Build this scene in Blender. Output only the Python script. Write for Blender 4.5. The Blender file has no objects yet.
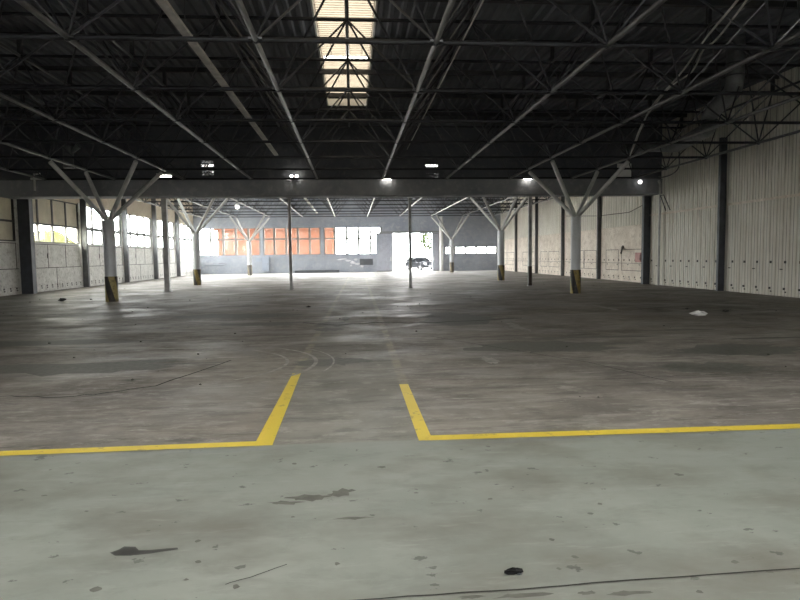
import bpy, math, random
from mathutils import Vector, Matrix
random.seed(7)
S = bpy.context.scene
COL = S.collection
V = Vector

# ------------------------------------------------------------------ mesh builder
class MB:
    def __init__(s): s.v = []; s.f = []
    def face(s, pts):
        b = len(s.v); s.v += [tuple(p) for p in pts]; s.f.append(tuple(range(b, b + len(pts))))
    def box(s, x0, x1, y0, y1, z0, z1):
        b = len(s.v)
        s.v += [(x0,y0,z0),(x1,y0,z0),(x1,y1,z0),(x0,y1,z0),(x0,y0,z1),(x1,y0,z1),(x1,y1,z1),(x0,y1,z1)]
        s.f += [tuple(b+i for i in q) for q in ((0,3,2,1),(4,5,6,7),(0,1,5,4),(1,2,6,5),(2,3,7,6),(3,0,4,7))]
        return s
    def bar(s, p, q, w, h, up=(0,0,1)):
        p = V(p); q = V(q); d = (q-p).normalized(); u = V(up)
        if abs(d.dot(u)) > .98: u = V((0,1,0))
        r = d.cross(u).normalized(); u = r.cross(d)
        b = len(s.v)
        for c in (p, q):
            for a, e in ((-1,-1),(1,-1),(1,1),(-1,1)): s.v.append(tuple(c + r*(a*w/2) + u*(e*h/2)))
        s.f += [tuple(b+i for i in k) for k in ((0,1,2,3),(7,6,5,4),(0,4,5,1),(1,5,6,2),(2,6,7,3),(3,7,4,0))]
        return s
    def angle(s, p, q, w, t=.012):
        """an L section: one flange lying flat, one standing"""
        p = V(p); q = V(q); d = (q-p).normalized(); u = V((0,0,1)); r = d.cross(u).normalized(); u = r.cross(d)
        s.bar(p, q, w, t); s.bar(p + u*w/2, q + u*w/2, t, w); return s
    def path(s, pts, r, n=8, cap=True):
        pts = [V(p) for p in pts]; b = len(s.v)
        rr = r if isinstance(r, (list, tuple)) else [r]*len(pts)
        pr = None
        for i, p in enumerate(pts):
            d = (pts[min(i+1, len(pts)-1)] - pts[max(i-1, 0)]).normalized()
            if pr is None:
                u = V((0,0,1)) if abs(d.z) < .9 else V((0,1,0))
                pr = d.cross(u).normalized()
            else:
                pr = (pr - d*pr.dot(d)).normalized()
            u = pr.cross(d)
            for k in range(n):
                a = 2*math.pi*k/n
                s.v.append(tuple(p + (pr*math.cos(a) + u*math.sin(a))*rr[i]))
        for i in range(len(pts)-1):
            for k in range(n):
                s.f.append((b+i*n+k, b+i*n+(k+1)%n, b+(i+1)*n+(k+1)%n, b+(i+1)*n+k))
        if cap:
            s.f.append(tuple(b+k for k in reversed(range(n)))); s.f.append(tuple(b+(len(pts)-1)*n+k for k in range(n)))
        return s
    def cyl(s, x, y, z0, z1, r, n=20, r1=None):
        return s.path([(x,y,z0),(x,y,z1)], [r, r if r1 is None else r1], n)
    def ball(s, c, r, n=10, m=6, sz=1):
        c = V(c); pts = []; rr = []
        for i in range(m+1):
            t = math.pi*i/m
            pts.append(c + V((0,0,-math.cos(t)*r*sz))); rr.append(max(1e-4, math.sin(t)*r))
        return s.path(pts, rr, n)
    def prism(s, poly, y0, y1):
        """outline in x,z pushed along y"""
        a = [(x, y0, z) for x, z in poly]; c = [(x, y1, z) for x, z in poly]; n = len(poly); b = len(s.v)
        s.v += a + c
        s.f.append(tuple(b+i for i in range(n))); s.f.append(tuple(b+n+i for i in reversed(range(n))))
        for i in range(n): s.f.append((b+i, b+n+i, b+n+(i+1)%n, b+(i+1)%n))
        return s
    def mesh(s, name, off=(0,0,0), smooth=False):
        me = bpy.data.meshes.new(name)
        me.from_pydata([(x-off[0], y-off[1], z-off[2]) for x, y, z in s.v], [], s.f)
        if smooth:
            me.polygons.foreach_set('use_smooth', [True]*len(me.polygons))
            me.set_sharp_from_angle(angle=math.radians(38))
        me.update(); return me

ORG = {}
def obj(name, mb, mat, parent=None, smooth=False):
    """links the collected shapes, given in world coordinates, as one mesh object"""
    off = ORG.get(parent.name, (0,0,0)) if parent else (0,0,0)
    me = mb.mesh(name, off, smooth) if isinstance(mb, MB) else mb
    if mat and not me.materials: me.materials.append(mat)
    o = bpy.data.objects.new(name, me); COL.objects.link(o)
    if parent: o.parent = parent
    ORG[o.name] = off
    return o
def tag(o, label, cat, group=None):
    o['label'] = label; o['category'] = cat; o['kind'] = 'thing'
    if group: o['group'] = group
    return o
def thing(name, label, cat, loc, group=None):
    o = bpy.data.objects.new(name, None); COL.objects.link(o); o.location = loc; o.empty_display_size = .2
    ORG[o.name] = tuple(loc); return tag(o, label, cat, group)
def solo(name, mb, mat, label, cat, group=None, smooth=False, origin=None):
    off = origin or (0,0,0)
    me = mb.mesh(name, off, smooth); me.materials.append(mat)
    o = bpy.data.objects.new(name, me); COL.objects.link(o); o.location = off; ORG[o.name] = off
    return tag(o, label, cat, group)
def struct(name, mb, mat, label=None, cat=None, parent=None, smooth=False):
    o = obj(name, mb, mat, parent, smooth)
    if parent is None:
        o['kind'] = 'structure'
        if label: o['label'] = label; o['category'] = cat
    elif label: o['label'] = label
    return o

# ------------------------------------------------------------------ materials
class MT:
    def __init__(s, name):
        s.m = bpy.data.materials.new(name); s.m.use_nodes = True; s.t = s.m.node_tree; s.t.nodes.clear()
        s.out = s.n('ShaderNodeOutputMaterial'); s.pos = None
    def n(s, k, **kw):
        nd = s.t.nodes.new(k)
        for a, b in kw.items(): setattr(nd, a, b)
        return nd
    def put(s, sock, v):
        if isinstance(v, bpy.types.NodeSocket): s.t.links.new(v, sock)
        elif v is not None:
            if isinstance(v, tuple) and len(v) == 3 and sock.type == 'RGBA': v = (*v, 1)
            sock.default_value = v
    def P(s):
        if s.pos is None: s.pos = s.n('ShaderNodeNewGeometry').outputs['Position']
        return s.pos
    def O(s): return s.n('ShaderNodeTexCoord').outputs['Object']
    def scale(s, v, sc, loc=(0,0,0), rot=(0,0,0)):
        m = s.n('ShaderNodeMapping'); s.put(m.inputs['Vector'], v); m.inputs['Scale'].default_value = sc
        m.inputs['Location'].default_value = loc; m.inputs['Rotation'].default_value = rot; return m.outputs[0]
    def noise(s, v, sc, det=4, rough=.55, dist=0):
        n = s.n('ShaderNodeTexNoise'); s.put(n.inputs['Vector'], v); n.inputs['Scale'].default_value = sc
        n.inputs['Detail'].default_value = det; n.inputs['Roughness'].default_value = rough; n.inputs['Distortion'].default_value = dist
        return n.outputs['Fac']
    def ramp(s, f, *st):
        r = s.n('ShaderNodeValToRGB'); s.put(r.inputs[0], f); e = r.color_ramp.elements
        while len(e) < len(st): e.new(.5)
        for x, (p, c) in zip(e, st):
            x.position = p; x.color = (c, c, c, 1) if not isinstance(c, tuple) else (*c, 1)
        return r.outputs[0]
    def mix(s, f, a, b, mode='MIX'):
        m = s.n('ShaderNodeMix', data_type='RGBA', blend_type=mode)
        s.put(m.inputs[0], f); s.put(m.inputs[6], a); s.put(m.inputs[7], b); return m.outputs[2]
    def ma(s, op, a, b=None, c=None):
        m = s.n('ShaderNodeMath', operation=op); s.put(m.inputs[0], a); s.put(m.inputs[1], b)
        if c is not None: s.put(m.inputs[2], c)
        return m.outputs[0]
    def xyz(s, v):
        x = s.n('ShaderNodeSeparateXYZ'); s.put(x.inputs[0], v); return x.outputs
    def band(s, v, lo, hi, soft=.02):
        a = s.n('ShaderNodeMapRange'); s.put(a.inputs[0], v); a.inputs[1].default_value = lo-soft; a.inputs[2].default_value = lo+soft
        b = s.n('ShaderNodeMapRange'); s.put(b.inputs[0], v); b.inputs[1].default_value = hi+soft; b.inputs[2].default_value = hi-soft
        return s.ma('MULTIPLY', a.outputs[0], b.outputs[0])
    def bump(s, h, st, d=.02):
        b = s.n('ShaderNodeBump'); b.inputs['Strength'].default_value = st; b.inputs['Distance'].default_value = d
        s.put(b.inputs['Height'], h); return b.outputs[0]
    def bsdf(s, color, rough=.6, metal=0, spec=.5, normal=None, emit=None, es=0):
        b = s.n('ShaderNodeBsdfPrincipled'); s.put(b.inputs['Base Color'], color); s.put(b.inputs['Roughness'], rough)
        s.put(b.inputs['Metallic'], metal); s.put(b.inputs['Specular IOR Level'], spec)
        if normal is not None: s.put(b.inputs['Normal'], normal)
        if emit: s.put(b.inputs['Emission Color'], emit); b.inputs['Emission Strength'].default_value = es
        s.t.links.new(b.outputs[0], s.out.inputs[0]); return s.m
def plain(name, c, rough=.6, metal=0, var=.25, sc=3, spec=.4):
    m = MT(name); n = m.noise(m.P(), sc, 5)
    lo = tuple(x*(1-var) for x in c); hi = tuple(min(1, x*(1+var)) for x in c)
    return m.bsdf(m.ramp(n, (.3, lo), (.7, hi)), rough, metal, spec)
def lamp_mat(name, c, st):
    m = MT(name); e = m.n('ShaderNodeEmission'); e.inputs[0].default_value = (*c, 1); e.inputs[1].default_value = st
    m.t.links.new(e.outputs[0], m.out.inputs[0]); return m.m

def floor_mat():
    m = MT('stained_concrete_floor'); p = m.P(); x, y, z = m.xyz(p)
    big = m.noise(p, .22, 5, .6, .6); mid = m.noise(m.scale(p, (1, 1, 1), (7, 3, 0)), 1.1, 6, .6, .3); fine = m.noise(p, 9, 6, .65)
    paint = m.mix(m.ramp(mid, (.35, 0), (.7, 1)), (.185, .198, .173), (.228, .238, .21))
    wornm = m.ma('MULTIPLY', m.ramp(m.noise(m.scale(p, (1, 1.6, 1), (2.2, 1.7, 0)), .75, 5, .6), (.47, 0), (.66, 1)), .75)
    paint = m.mix(wornm, paint, (.125, .118, .095))
    chips = m.ramp(m.noise(m.scale(p, (1, 1.3, 1), (4.1, 9, 0)), 5.5, 5, .62), (.65, 0), (.665, 1))
    paint = m.mix(m.ma('MULTIPLY', chips, .75), paint, (.06, .06, .052))
    smudge = m.ramp(m.noise(m.scale(p, (.7, 1.5, 1), (8, 6, 0)), 3.2, 7, .75, .4), (.50, 0), (.66, 1)); paint = m.mix(m.ma('MULTIPLY', smudge, .28), paint, (.10, .10, .085))
    streak = m.ramp(m.noise(m.scale(p, (.4, 2.6, 1), (2, 16, 0)), 5.5, 6, .7), (.56, 0), (.66, 1)); paint = m.mix(m.ma('MULTIPLY', streak, .25), paint, (.30, .31, .28))
    bare = m.mix(m.ramp(big, (.35, 0), (.65, 1)), (.150, .133, .114), (.285, .260, .222))
    bare = m.mix(m.ramp(mid, (.38, 0), (.72, 1)), m.mix(.5, bare, (.065, .06, .053)), bare)
    bare = m.mix(m.ma('MULTIPLY', m.ramp(fine, (.52, 0), (.72, 1)), .4), bare, (.30, .28, .25))
    # pale scuffs and scrapes, dark drag marks
    sc = m.ramp(m.noise(m.scale(p, (.45, 2.4, 1), (3, 5, 0), (0, 0, .35)), 1.5, 7, .75, .8), (.50, 0), (.64, 1))
    bare = m.mix(m.ma('MULTIPLY', sc, .5), bare, (.33, .31, .275))
    s2 = m.ramp(m.noise(m.scale(p, (.5, 2.0, 1), (13, 2, 0), (0, 0, -.25)), 2.4, 7, .75, .5), (.53, 0), (.63, 1))
    bare = m.mix(m.ma('MULTIPLY', s2, .55), bare, (.055, .05, .045))
    s3 = m.ramp(m.noise(m.scale(p, (.6, 1.4, 1), (5, 12, 0)), 4.2, 7, .78, .3), (.54, 0), (.62, 1))
    bare = m.mix(m.ma('MULTIPLY', s3, .45), bare, (.36, .34, .31))
    aisle = m.mix(m.ramp(mid, (.3, 0), (.7, 1)), (.13, .125, .107), (.23, .225, .195))
    aisle = m.mix(m.ma('MULTIPLY', s3, .5), aisle, (.32, .31, .27)); aisle = m.mix(m.ma('MULTIPLY', s2, .4), aisle, (.07, .066, .06))
    am = m.ma('MULTIPLY', m.band(x, -.80, .58, .03), m.band(y, -10, 21, 7))
    col = m.mix(m.ma('MULTIPLY', am, .75), bare, aisle)
    # worn aisle edge lines running on to the far wall
    ln = m.ma('ADD', m.band(m.ma('ADD', x, m.ma('MULTIPLY', m.ma('SUBTRACT', y, 8), -.0137)), -.86, -.74, .02),
              m.band(m.ma('ADD', x, m.ma('MULTIPLY', m.ma('SUBTRACT', y, 7), -.0095)), .55, .67, .02))
    wear = m.ramp(m.noise(p, 2.6, 5, .7), (.42, .1), (.62, 1))
    lm = m.ma('MULTIPLY', m.ma('MULTIPLY', ln, m.band(y, 7.4, 60, .3)), m.ma('MULTIPLY', wear, .5))
    col = m.mix(lm, col, (.34, .31, .21))
    fr = m.band(y, -50, 5.15, .02)
    col = m.mix(fr, col, paint)
    rb = m.ramp(m.noise(m.scale(p, (.8, 1.3, 1), (1, 1, 0)), .55, 6, .65, .7), (.38, .42), (.62, .80))
    rb = m.mix(m.ma('MULTIPLY', m.ramp(fine, (.4, 0), (.7, 1)), .25), rb, (.7, .7, .7))
    rg = m.mix(fr, rb, (.5, .5, .5))
    h = m.ma('ADD', m.ma('MULTIPLY', m.noise(p, 1.5, 6, .6), 1.0), m.ma('MULTIPLY', fine, .08))
    return m.bsdf(col, rg, 0, .27, m.bump(h, .35, .012))
def metal_deck():
    m = MT('dark_deck_sheet'); n = m.noise(m.P(), .8, 5)
    return m.bsdf(m.ramp(n, (.3, (.075, .082, .098)), (.7, (.135, .142, .16))), .55, 0, .4)
def wall_panel():
    m = MT('worn_white_wall_sheet'); p = m.P(); x, y, z = m.xyz(p)
    n = m.noise(m.scale(p, (1, 1, .25)), 2.2, 6, .65); g = m.noise(p, .35, 4, .6)
    c = m.mix(m.ramp(n, (.32, 0), (.7, 1)), (.60, .57, .49), (.76, .74, .67))
    c = m.mix(m.ma('MULTIPLY', m.ramp(g, (.45, 0), (.7, 1)), .3), c, (.46, .41, .33))
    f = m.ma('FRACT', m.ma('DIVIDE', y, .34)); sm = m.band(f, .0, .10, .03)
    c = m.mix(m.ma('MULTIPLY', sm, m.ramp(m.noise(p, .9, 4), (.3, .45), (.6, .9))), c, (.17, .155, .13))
    return m.bsdf(c, .7, 0, .25)
def plaster(name, a, b, d, sc=1.6, spec=.2):
    m = MT(name); p = m.P()
    c = m.mix(m.ramp(m.noise(p, sc, 7, .68, .4), (.32, 0), (.68, 1)), a, b)
    c = m.mix(m.ma('MULTIPLY', m.ramp(m.noise(p, sc*3.3, 5, .7), (.52, 0), (.62, 1)), .6), c, d)
    return m.bsdf(c, .85, 0, spec)
def hazard(name, ya, ka, ph, wr):
    m = MT(name); o = m.O(); x, y, z = m.xyz(o)
    a = m.ma('ARCTAN2', y, x)
    t = m.ma('FRACT', m.ma('ADD', m.ma('ADD', m.ma('MULTIPLY', a, .4775), m.ma('MULTIPLY', z, .55)), ph))
    k = m.ramp(t, (.48, 0), (.52, 1))
    w = m.ramp(m.noise(o, 7, 5, .7), (.5, 0), (.6, 1))
    c = m.mix(k, ya, ka); c = m.mix(m.ma('MULTIPLY', w, wr), c, (.08, .07, .05))
    return m.bsdf(c, .55, 0, .4)
def glass(name, tint=(.92, .95, .93), dirt=.12, dc=(.8, .8, .74)):
    m = MT(name); tr = m.n('ShaderNodeBsdfTransparent'); tr.inputs[0].default_value = (*tint, 1)
    gl = m.n('ShaderNodeBsdfGlossy'); gl.inputs['Roughness'].default_value = .05
    tl = m.n('ShaderNodeBsdfTranslucent'); tl.inputs[0].default_value = (*dc, 1)
    a = m.n('ShaderNodeMixShader'); m.put(a.inputs[0], m.ma('MULTIPLY', m.ramp(m.noise(m.P(), 1.5, 5), (.3, .8), (.7, 1)), dirt))
    m.t.links.new(tr.outputs[0], a.inputs[1]); m.t.links.new(tl.outputs[0], a.inputs[2])
    b = m.n('ShaderNodeMixShader'); b.inputs[0].default_value = .06
    m.t.links.new(a.outputs[0], b.inputs[1]); m.t.links.new(gl.outputs[0], b.inputs[2])
    m.t.links.new(b.outputs[0], m.out.inputs[0]); return m.m
def translucent(name, c, fac=.7, stripes=None):
    m = MT(name); tl = m.n('ShaderNodeBsdfTranslucent'); df = m.n('ShaderNodeBsdfDiffuse')
    n = m.ramp(m.noise(m.P(), 1.3, 5, .6), (.3, .75), (.7, 1.0))
    cc = m.mix(1, c, n, 'MULTIPLY')
    m.put(tl.inputs[0], cc); m.put(df.inputs[0], cc)
    a = m.n('ShaderNodeMixShader'); a.inputs[0].default_value = fac
    m.t.links.new(df.outputs[0], a.inputs[1]); m.t.links.new(tl.outputs[0], a.inputs[2]); m.t.links.new(a.outputs[0], m.out.inputs[0]); return m.m

M_floor = floor_mat(); M_deck = metal_deck(); M_sheet = wall_panel()
M_steel = plain('dark_frame_steel', (.026, .028, .033), .32, 0, .3, 4, .6)
M_purlin = plain('dark_purlin_steel', (.035, .035, .036), .6)
M_cross = plain('shaded_cross_steel', (.013, .014, .017), .5, 0, .3, 4, .3)  # darker copy of the frame steel: shade on cross members put into the colour
M_chord = plain('glossy_chord_steel', (.06, .06, .06), .30, 0, .4, 5, .7)
M_col = plain('pale_grey_column_paint', (.60, .62, .64), .5, 0, .08, 3)
M_branch = plain('grey_branch_paint', (.50, .50, .49), .45, 0, .12, 5)
M_dark = plain('dark_grey_column_paint', (.05, .054, .062), .55, 0, .25)
M_pier = plain('grey_pier_paint', (.085, .088, .088), .6, 0, .3)
M_post = plain('grey_post_paint', (.42, .42, .41), .5)
M_brown = plain('dark_brown_band', (.06, .045, .035), .6)
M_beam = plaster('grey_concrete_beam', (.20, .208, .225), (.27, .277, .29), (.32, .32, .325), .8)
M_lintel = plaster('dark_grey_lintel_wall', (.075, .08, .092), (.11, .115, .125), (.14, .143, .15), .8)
M_back = plaster('blue_grey_back_wall', (.25, .275, .33), (.36, .385, .43), (.42, .43, .45), .7)
M_left = plaster('peeling_white_plaster', (.58, .57, .53), (.80, .79, .75), (.36, .34, .30), 2.2)
M_right = plaster('stained_cream_plaster', (.56, .49, .41), (.76, .70, .61), (.45, .38, .31), 1.3)
M_beige = plaster('beige_cladding', (.50, .43, .33), (.60, .53, .43), (.45, .38, .29), .8)
M_board = None
M_joint = plain('dark_panel_joint', (.09, .08, .07), .8)
M_bolt = plain('dark_bolt', (.04, .035, .03), .7)
M_mull = plain('dark_window_steel', (.05, .048, .045), .6)
M_mullp = plain('grey_window_steel', (.20, .20, .19), .6, 0, .2, 3, .1)
M_glass = glass('dusty_window_glass', (.92, .95, .93), .008)
M_glassd = glass('grimy_window_glass', (.85, .85, .74), .012, (.6, .58, .42))
M_frost = translucent('cream_frosted_glass', (.80, .72, .58), .7)
M_board = translucent('whitewashed_glass', (.62, .58, .47), .055)
M_sky = translucent('cream_rooflight_sheet', (.056, .047, .034), .8)
M_clear = translucent('added_white_rooflight', (.42, .42, .41), .85)
M_clear2 = translucent('added_dull_rooflight', (.27, .27, .265), .85)
M_white = plain('white_paint', (.70, .70, .68), .5, 0, .1)
M_galv = plain('galvanised_duct', (.13, .135, .14), .38, .3, .3, 6)
M_yellow = MT('yellow_floor_paint')
_p = M_yellow.P(); _w = M_yellow.ramp(M_yellow.noise(_p, 6, 6, .7), (.56, 0), (.66, 1)); _g = M_yellow.ramp(M_yellow.noise(_p, 1.5, 4), (.3, (.52, .385, .035)), (.7, (.64, .49, .055)))
M_yellow = M_yellow.bsdf(M_yellow.mix(M_yellow.ma('MULTIPLY', _w, .6), _g, (.16, .13, .06)), .5)
M_stain = plain('dark_oil_stain', (.035, .034, .030), .45, 0, .3, 14)
M_crack = plain('dark_crack', (.03, .028, .025), .9)
M_patch = plain('bare_worn_patch', (.095, .093, .078), .6, 0, .25, 12)
M_scuff = plain('pale_tyre_scuff', (.21, .195, .17), .5, 0, .5, 6)
M_black = plain('black_rubber', (.008, .008, .008), .85, 0, .2, 3, .1)
M_cable = plain('pale_cable', (.55, .54, .51), .5)
M_lamp = lamp_mat('lit_lamp', (1, .95, .85), 9)
M_tube = lamp_mat('lit_tube', (1, .97, .95), 7)
M_haz1 = hazard('yellow_black_stripes', (.40, .33, .14), (.04, .034, .03), .30, .55)
M_haz2 = hazard('worn_dark_stripes', (.28, .21, .06), (.03, .028, .026), .62, .6)
M_haz3 = hazard('faded_brown_stripes', (.24, .19, .11), (.10, .085, .07), .1, .6)

# ------------------------------------------------------------------ sizes (metres; camera stands at x=0, y=0)
XL, XR, YB, YF = -15.8, 15.5, 63.1, -9.0
XF = 15.2                                   # inner face of the right wall in the front hall
ZD = 7.85                                   # underside of roof deck
PIERS_L = [24.4, 30.75, 37.45, 44.0, 50.4, 56.8]
PIERS_R = [17.6, 24.0, 30.6, 37.2, 43.8, 50.2, 56.6]
YW = 29.2                                   # dividing wall over the beam

# ------------------------------------------------------------------ floor
fb = MB(); fb.box(XL-.4, XR+.4, YF-1, YB+.4, -.3, 0)
floor = struct('floor', fb, M_floor, 'grey worn concrete floor with painted front zone', 'floor')
def ribbon(pts, w, z=.004):
    mb = MB()
    for a, b in zip(pts, pts[1:]):
        a = V((*a, z)); b = V((*b, z)); d = (b-a).normalized(); n = V((-d.y, d.x, 0))*w/2
        mb.face([a-n, b-n, b+n, a+n])
    return mb
def decal(name, mb, mat, label=None):
    o = obj(name, mb, mat, floor)
    if label: o['label'] = label
    return o
def slab(poly, z0, z1): 
    mb = MB(); n = len(poly); b = 0
    mb.v = [(x, y, z0) for x, y in poly] + [(x, y, z1) for x, y in poly]
    mb.v = mb.v[n:]; mb.f = [tuple(range(n))]      # paint film: lies flat on the concrete
    if n > 10:
        mb.v.append((sum(p[0] for p in poly)/n, sum(p[1] for p in poly)/n, z1)); mb.f = [(i, (i+1) % n, n) for i in range(n)]
    return mb
decal('painted_line', slab([(-9, 5.04), (-.84, 5.14), (-.70, 5.14), (-.725, 8.35), (-.835, 8.35), (-.855, 5.27), (-9, 5.17)], .0005, .003), M_yellow, 'yellow painted corner line on the left of the aisle')
decal('painted_line', slab([(.545, 5.12), (9, 5.02), (9, 5.16), (.665, 5.26), (.665, 7.45), (.555, 7.45)], .0005, .003), M_yellow, 'yellow painted corner line on the right of the aisle')
def wob(pts, a, n=5):
    out = []
    for p, q in zip(pts, pts[1:]):
        for i in range(n):
            t = i/n; out.append((p[0]+(q[0]-p[0])*t+random.uniform(-a, a), p[1]+(q[1]-p[1])*t+random.uniform(-a, a)))
    return out + [pts[-1]]
decal('expansion_joint', ribbon(wob([(-2.6, 2.66), (.10, 2.727), (.75, 2.739), (1.37, 2.767), (2.2, 2.787), (6, 2.9)], .004), .010), M_crack)
decal('floor_crack', ribbon(wob([(-.644, 2.924), (-.533, 2.978), (-.363, 3.089)], .003), .006), M_crack)
decal('floor_crack', ribbon(wob([(-5.6, 7.62), (-4.16, 7.444), (-3.39, 7.24), (-3.0, 7.396), (-2.5, 7.75), (-1.9, 9.6)], .03), .03), M_crack)
decal('floor_crack', ribbon(wob([(-1.2, 14.9), (-.3, 14.2), (.6, 14.6), (1.9, 14.3), (4.2, 14.9)], .06), .07), M_crack)
decal('floor_crack', ribbon(wob([(1.5, 11.9), (3.4, 8.6), (3.9, 7.1)], .02), .018), M_crack)
decal('floor_crack', ribbon(wob([(1.0, 7.7), (3.2, 7.4), (5.5, 7.55), (8.5, 7.2)], .02), .014), M_crack)
decal('oil_stain', slab([(-1.335, 3.318), (-1.30, 3.352), (-1.285, 3.385), (-1.22, 3.375), (-1.19, 3.335), (-1.175, 3.285), (-1.21, 3.272), (-1.295, 3.281)], .0005, .0015), M_stain, 'dark tongue-shaped oil stain')
decal('oil_stain', slab([(-1.20, 3.330), (-1.124, 3.328), (-1.05, 3.335), (-.985, 3.340), (-.974, 3.318), (-1.06, 3.300), (-1.11, 3.285), (-1.19, 3.275)], .0005, .0019), M_stain, 'thin dark tail of the oil stain')
def blob(x, y, rx, ry, n=11, j=.35):
    return [(x+rx*math.cos(t)*random.uniform(1-j, 1+j), y+ry*math.sin(t)*random.uniform(1-j, 1+j)) for t in [2*math.pi*i/n for i in range(n)]]
for x, y, r in [(-1.217,3.573,.012),(-.892,3.412,.018),(-.832,3.169,.018),(-1.256,2.941,.026),(-.846,2.991,.012),(-.587,2.9,.02),(-.105,3.073,.016),(-.388,3.677,.014),
                (-.472,4.649,.02),(1.081,3.219,.018),(1.138,3.019,.018),(1.013,2.908,.012),(.868,3.82,.016),(.4,3.973,.014),(1.541,3.666,.016),(1.595,2.637,.016),
                (1.929,2.885,.02),(2.038,2.774,.016),(-2.1,4.2,.018),(-1.7,3.9,.012),(2.3,4.1,.03),(.2,4.5,.03)]:
    decal('paint_chip', slab(blob(x, y, r, r*.9), .0005, .0015), M_patch)
for x, y, rx, ry in [(-.30,3.97,.14,.05),(-.10,4.03,.08,.06),(-.46,3.9,.1,.03),(.75,2.69,.12,.02),(1.264,2.66,.09,.018),(.52,2.70,.06,.016),(1.07,2.68,.05,.014),(-.02,3.62,.1,.02)]:
    decal('worn_patch', slab(blob(x, y, rx, ry, 17, .45), .0005, .0012), M_patch)
for x, y, rx, ry in [(-.3,9.25,.55,.32),(-.45,14.4,.42,.5),(-.2,15.7,.12,.5),(-.55,13.4,.3,.3),(-4.4,9.3,2.2,.5),(-6.8,12.2,3,.5),(3.4,10.2,1.3,.6),(6.2,9.4,1.1,.5),(2.6,15.2,1.0,1.3),(-3.2,17.0,1.8,.6),(-2.2,14.8,1.1,.35),(4.9,8.0,.8,.35)]:
    decal('oil_stain', slab(blob(x, y, rx, ry, 29, .38), .0005, .0012), M_patch)
for x, y, w, h, dk in [(2.05,9.0,.10,.30,0),(1.6,12.5,.5,.04,0),(3.6,13.2,.12,.9,0),(-1.6,11.2,.35,.05,0),(-5.2,11.0,.9,.05,0),(5.0,18.5,.8,.12,0),(7.4,17.2,.12,.9,0),(3.1,21,1.2,.1,0),(-6.5,15.5,1.4,.08,0),(-3.6,13.6,.7,.06,0),
                       (1.2,6.6,.25,.03,0),(2.4,5.7,.22,.06,0),(2.0,5.6,.12,.05,0),(-2.0,5.75,.09,.03,0),(6.5,12,1.2,.07,1),(4.4,11.2,1.6,.1,1),(-1.8,16.5,1.5,.1,1),(2.2,16.8,1.0,.12,1),(8.2,10.6,1.4,.1,1),(-7.5,9.4,1.6,.08,1),(1.0,19.5,1.6,.08,1)]:
    decal('oil_stain' if dk else 'floor_scrape', slab(blob(x, y, w, h, 25, .45), .0005, .0027), M_patch if dk else M_scuff)
def arc(cx, cy, r, a0, a1, w):
    return ribbon([(cx+r*math.cos(math.radians(a0+(a1-a0)*i/24)), cy+r*math.sin(math.radians(a0+(a1-a0)*i/24))) for i in range(25)], w, .0035)
for r, a0, a1, w in [(1.55,-50,65,.05),(1.98,-35,50,.06),(2.25,-20,40,.03)]:
    decal('tyre_scuff', arc(-2.55, 9.2, r, a0, a1, w), M_scuff)

# ------------------------------------------------------------------ ceiling decks
def deck(y0, y1, hole=None):
    """trapezoid sheet, ribs along y, with the rooflight strip left open"""
    mb = MB(); pitch = .30; spans = []
    x = XL-.2; prof = []
    while x < XR+.3:
        prof += [(x, 0), (x+.09, 0), (x+.13, .075), (x+.26, .075)]; x += pitch
    def run(pr, a, b):
        for (xa, za), (xb, zb) in zip(pr, pr[1:]):
            mb.face([(xa, a, ZD+za), (xa, b, ZD+za), (xb, b, ZD+zb), (xb, a, ZD+zb)])
    if hole:
        hx0, hx1, hy0, hy1 = hole
        run([q for q in prof if q[0] <= hx0] + [(hx0, 0)], y0, y1)
        run([(hx1, 0)] + [q for q in prof if q[0] >= hx1], y0, y1)
        mid = [(hx0, 0)] + [q for q in prof if hx0 < q[0] < hx1] + [(hx1, 0)]
        run(mid, y0, hy0); run(mid, hy1, y1)
    else: run(prof, y0, y1)
    mb.box(XL-.3, XR+.4, y0, y1, ZD+.25, ZD+.35) if not hole else None
    if hole:
        mb.box(XL-.3, hx0-.02, y0, y1, ZD+.25, ZD+.35); mb.box(hx1+.02, XR+.4, y0, y1, ZD+.25, ZD+.35)
        mb.box(hx0-.02, hx1+.02, y0, hy0, ZD+.25, ZD+.35); mb.box(hx0-.02, hx1+.02, hy1, y1, ZD+.25, ZD+.35)
    return mb
def deck_holes(y0, y1, holes):
    """trapezoid sheet, ribs along y, with the rooflight strips left open"""
    mb = MB(); pitch = .30; prof = []; x = XL-.2
    while x < XR+.3:
        prof += [(x, 0), (x+.09, 0), (x+.13, .075), (x+.26, .075)]; x += pitch
    def run(pr, a, b):
        for (xa, za), (xb, zb) in zip(pr, pr[1:]):
            mb.face([(xa, a, ZD+za), (xa, b, ZD+za), (xb, b, ZD+zb), (xb, a, ZD+zb)])
    def strip(x0, x1, a, b):
        if b-a > .01:
            run([(x0, 0)] + [q for q in prof if x0 < q[0] < x1] + [(x1, 0)], a, b); mb.box(x0, x1, a, b, ZD+.25, ZD+.35)
    px = XL-.3
    for hx0, hx1, segs in holes:
        strip(px, hx0, y0, y1); py = y0
        for a, b in segs: strip(hx0, hx1, py, a); py = b
        strip(hx0, hx1, py, y1); px = hx1
    strip(px, XR+.4, y0, y1)
    return mb
FH = [(-4.6, -2.2, [(-8, 5.6)]), (-.86, .70, [(-8, 25.9)]), (2.0, 4.4, [(-8, 5.6)])]  # the two side strips are added above the camera to light the front floor
RH = [(-10.2, -8.2, [(34, 46), (48, 61)]), (-1.2, 1.2, [(34, 46), (48, 61)]), (5.0, 7.0, [(34, 46), (48, 61)])]  # all added out of view to brighten the back hall and the vent openings
struct('ceiling', deck_holes(YF-.3, YW+.1, FH), M_deck, 'dark ribbed metal roof deck over the front hall', 'ceiling')
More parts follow.
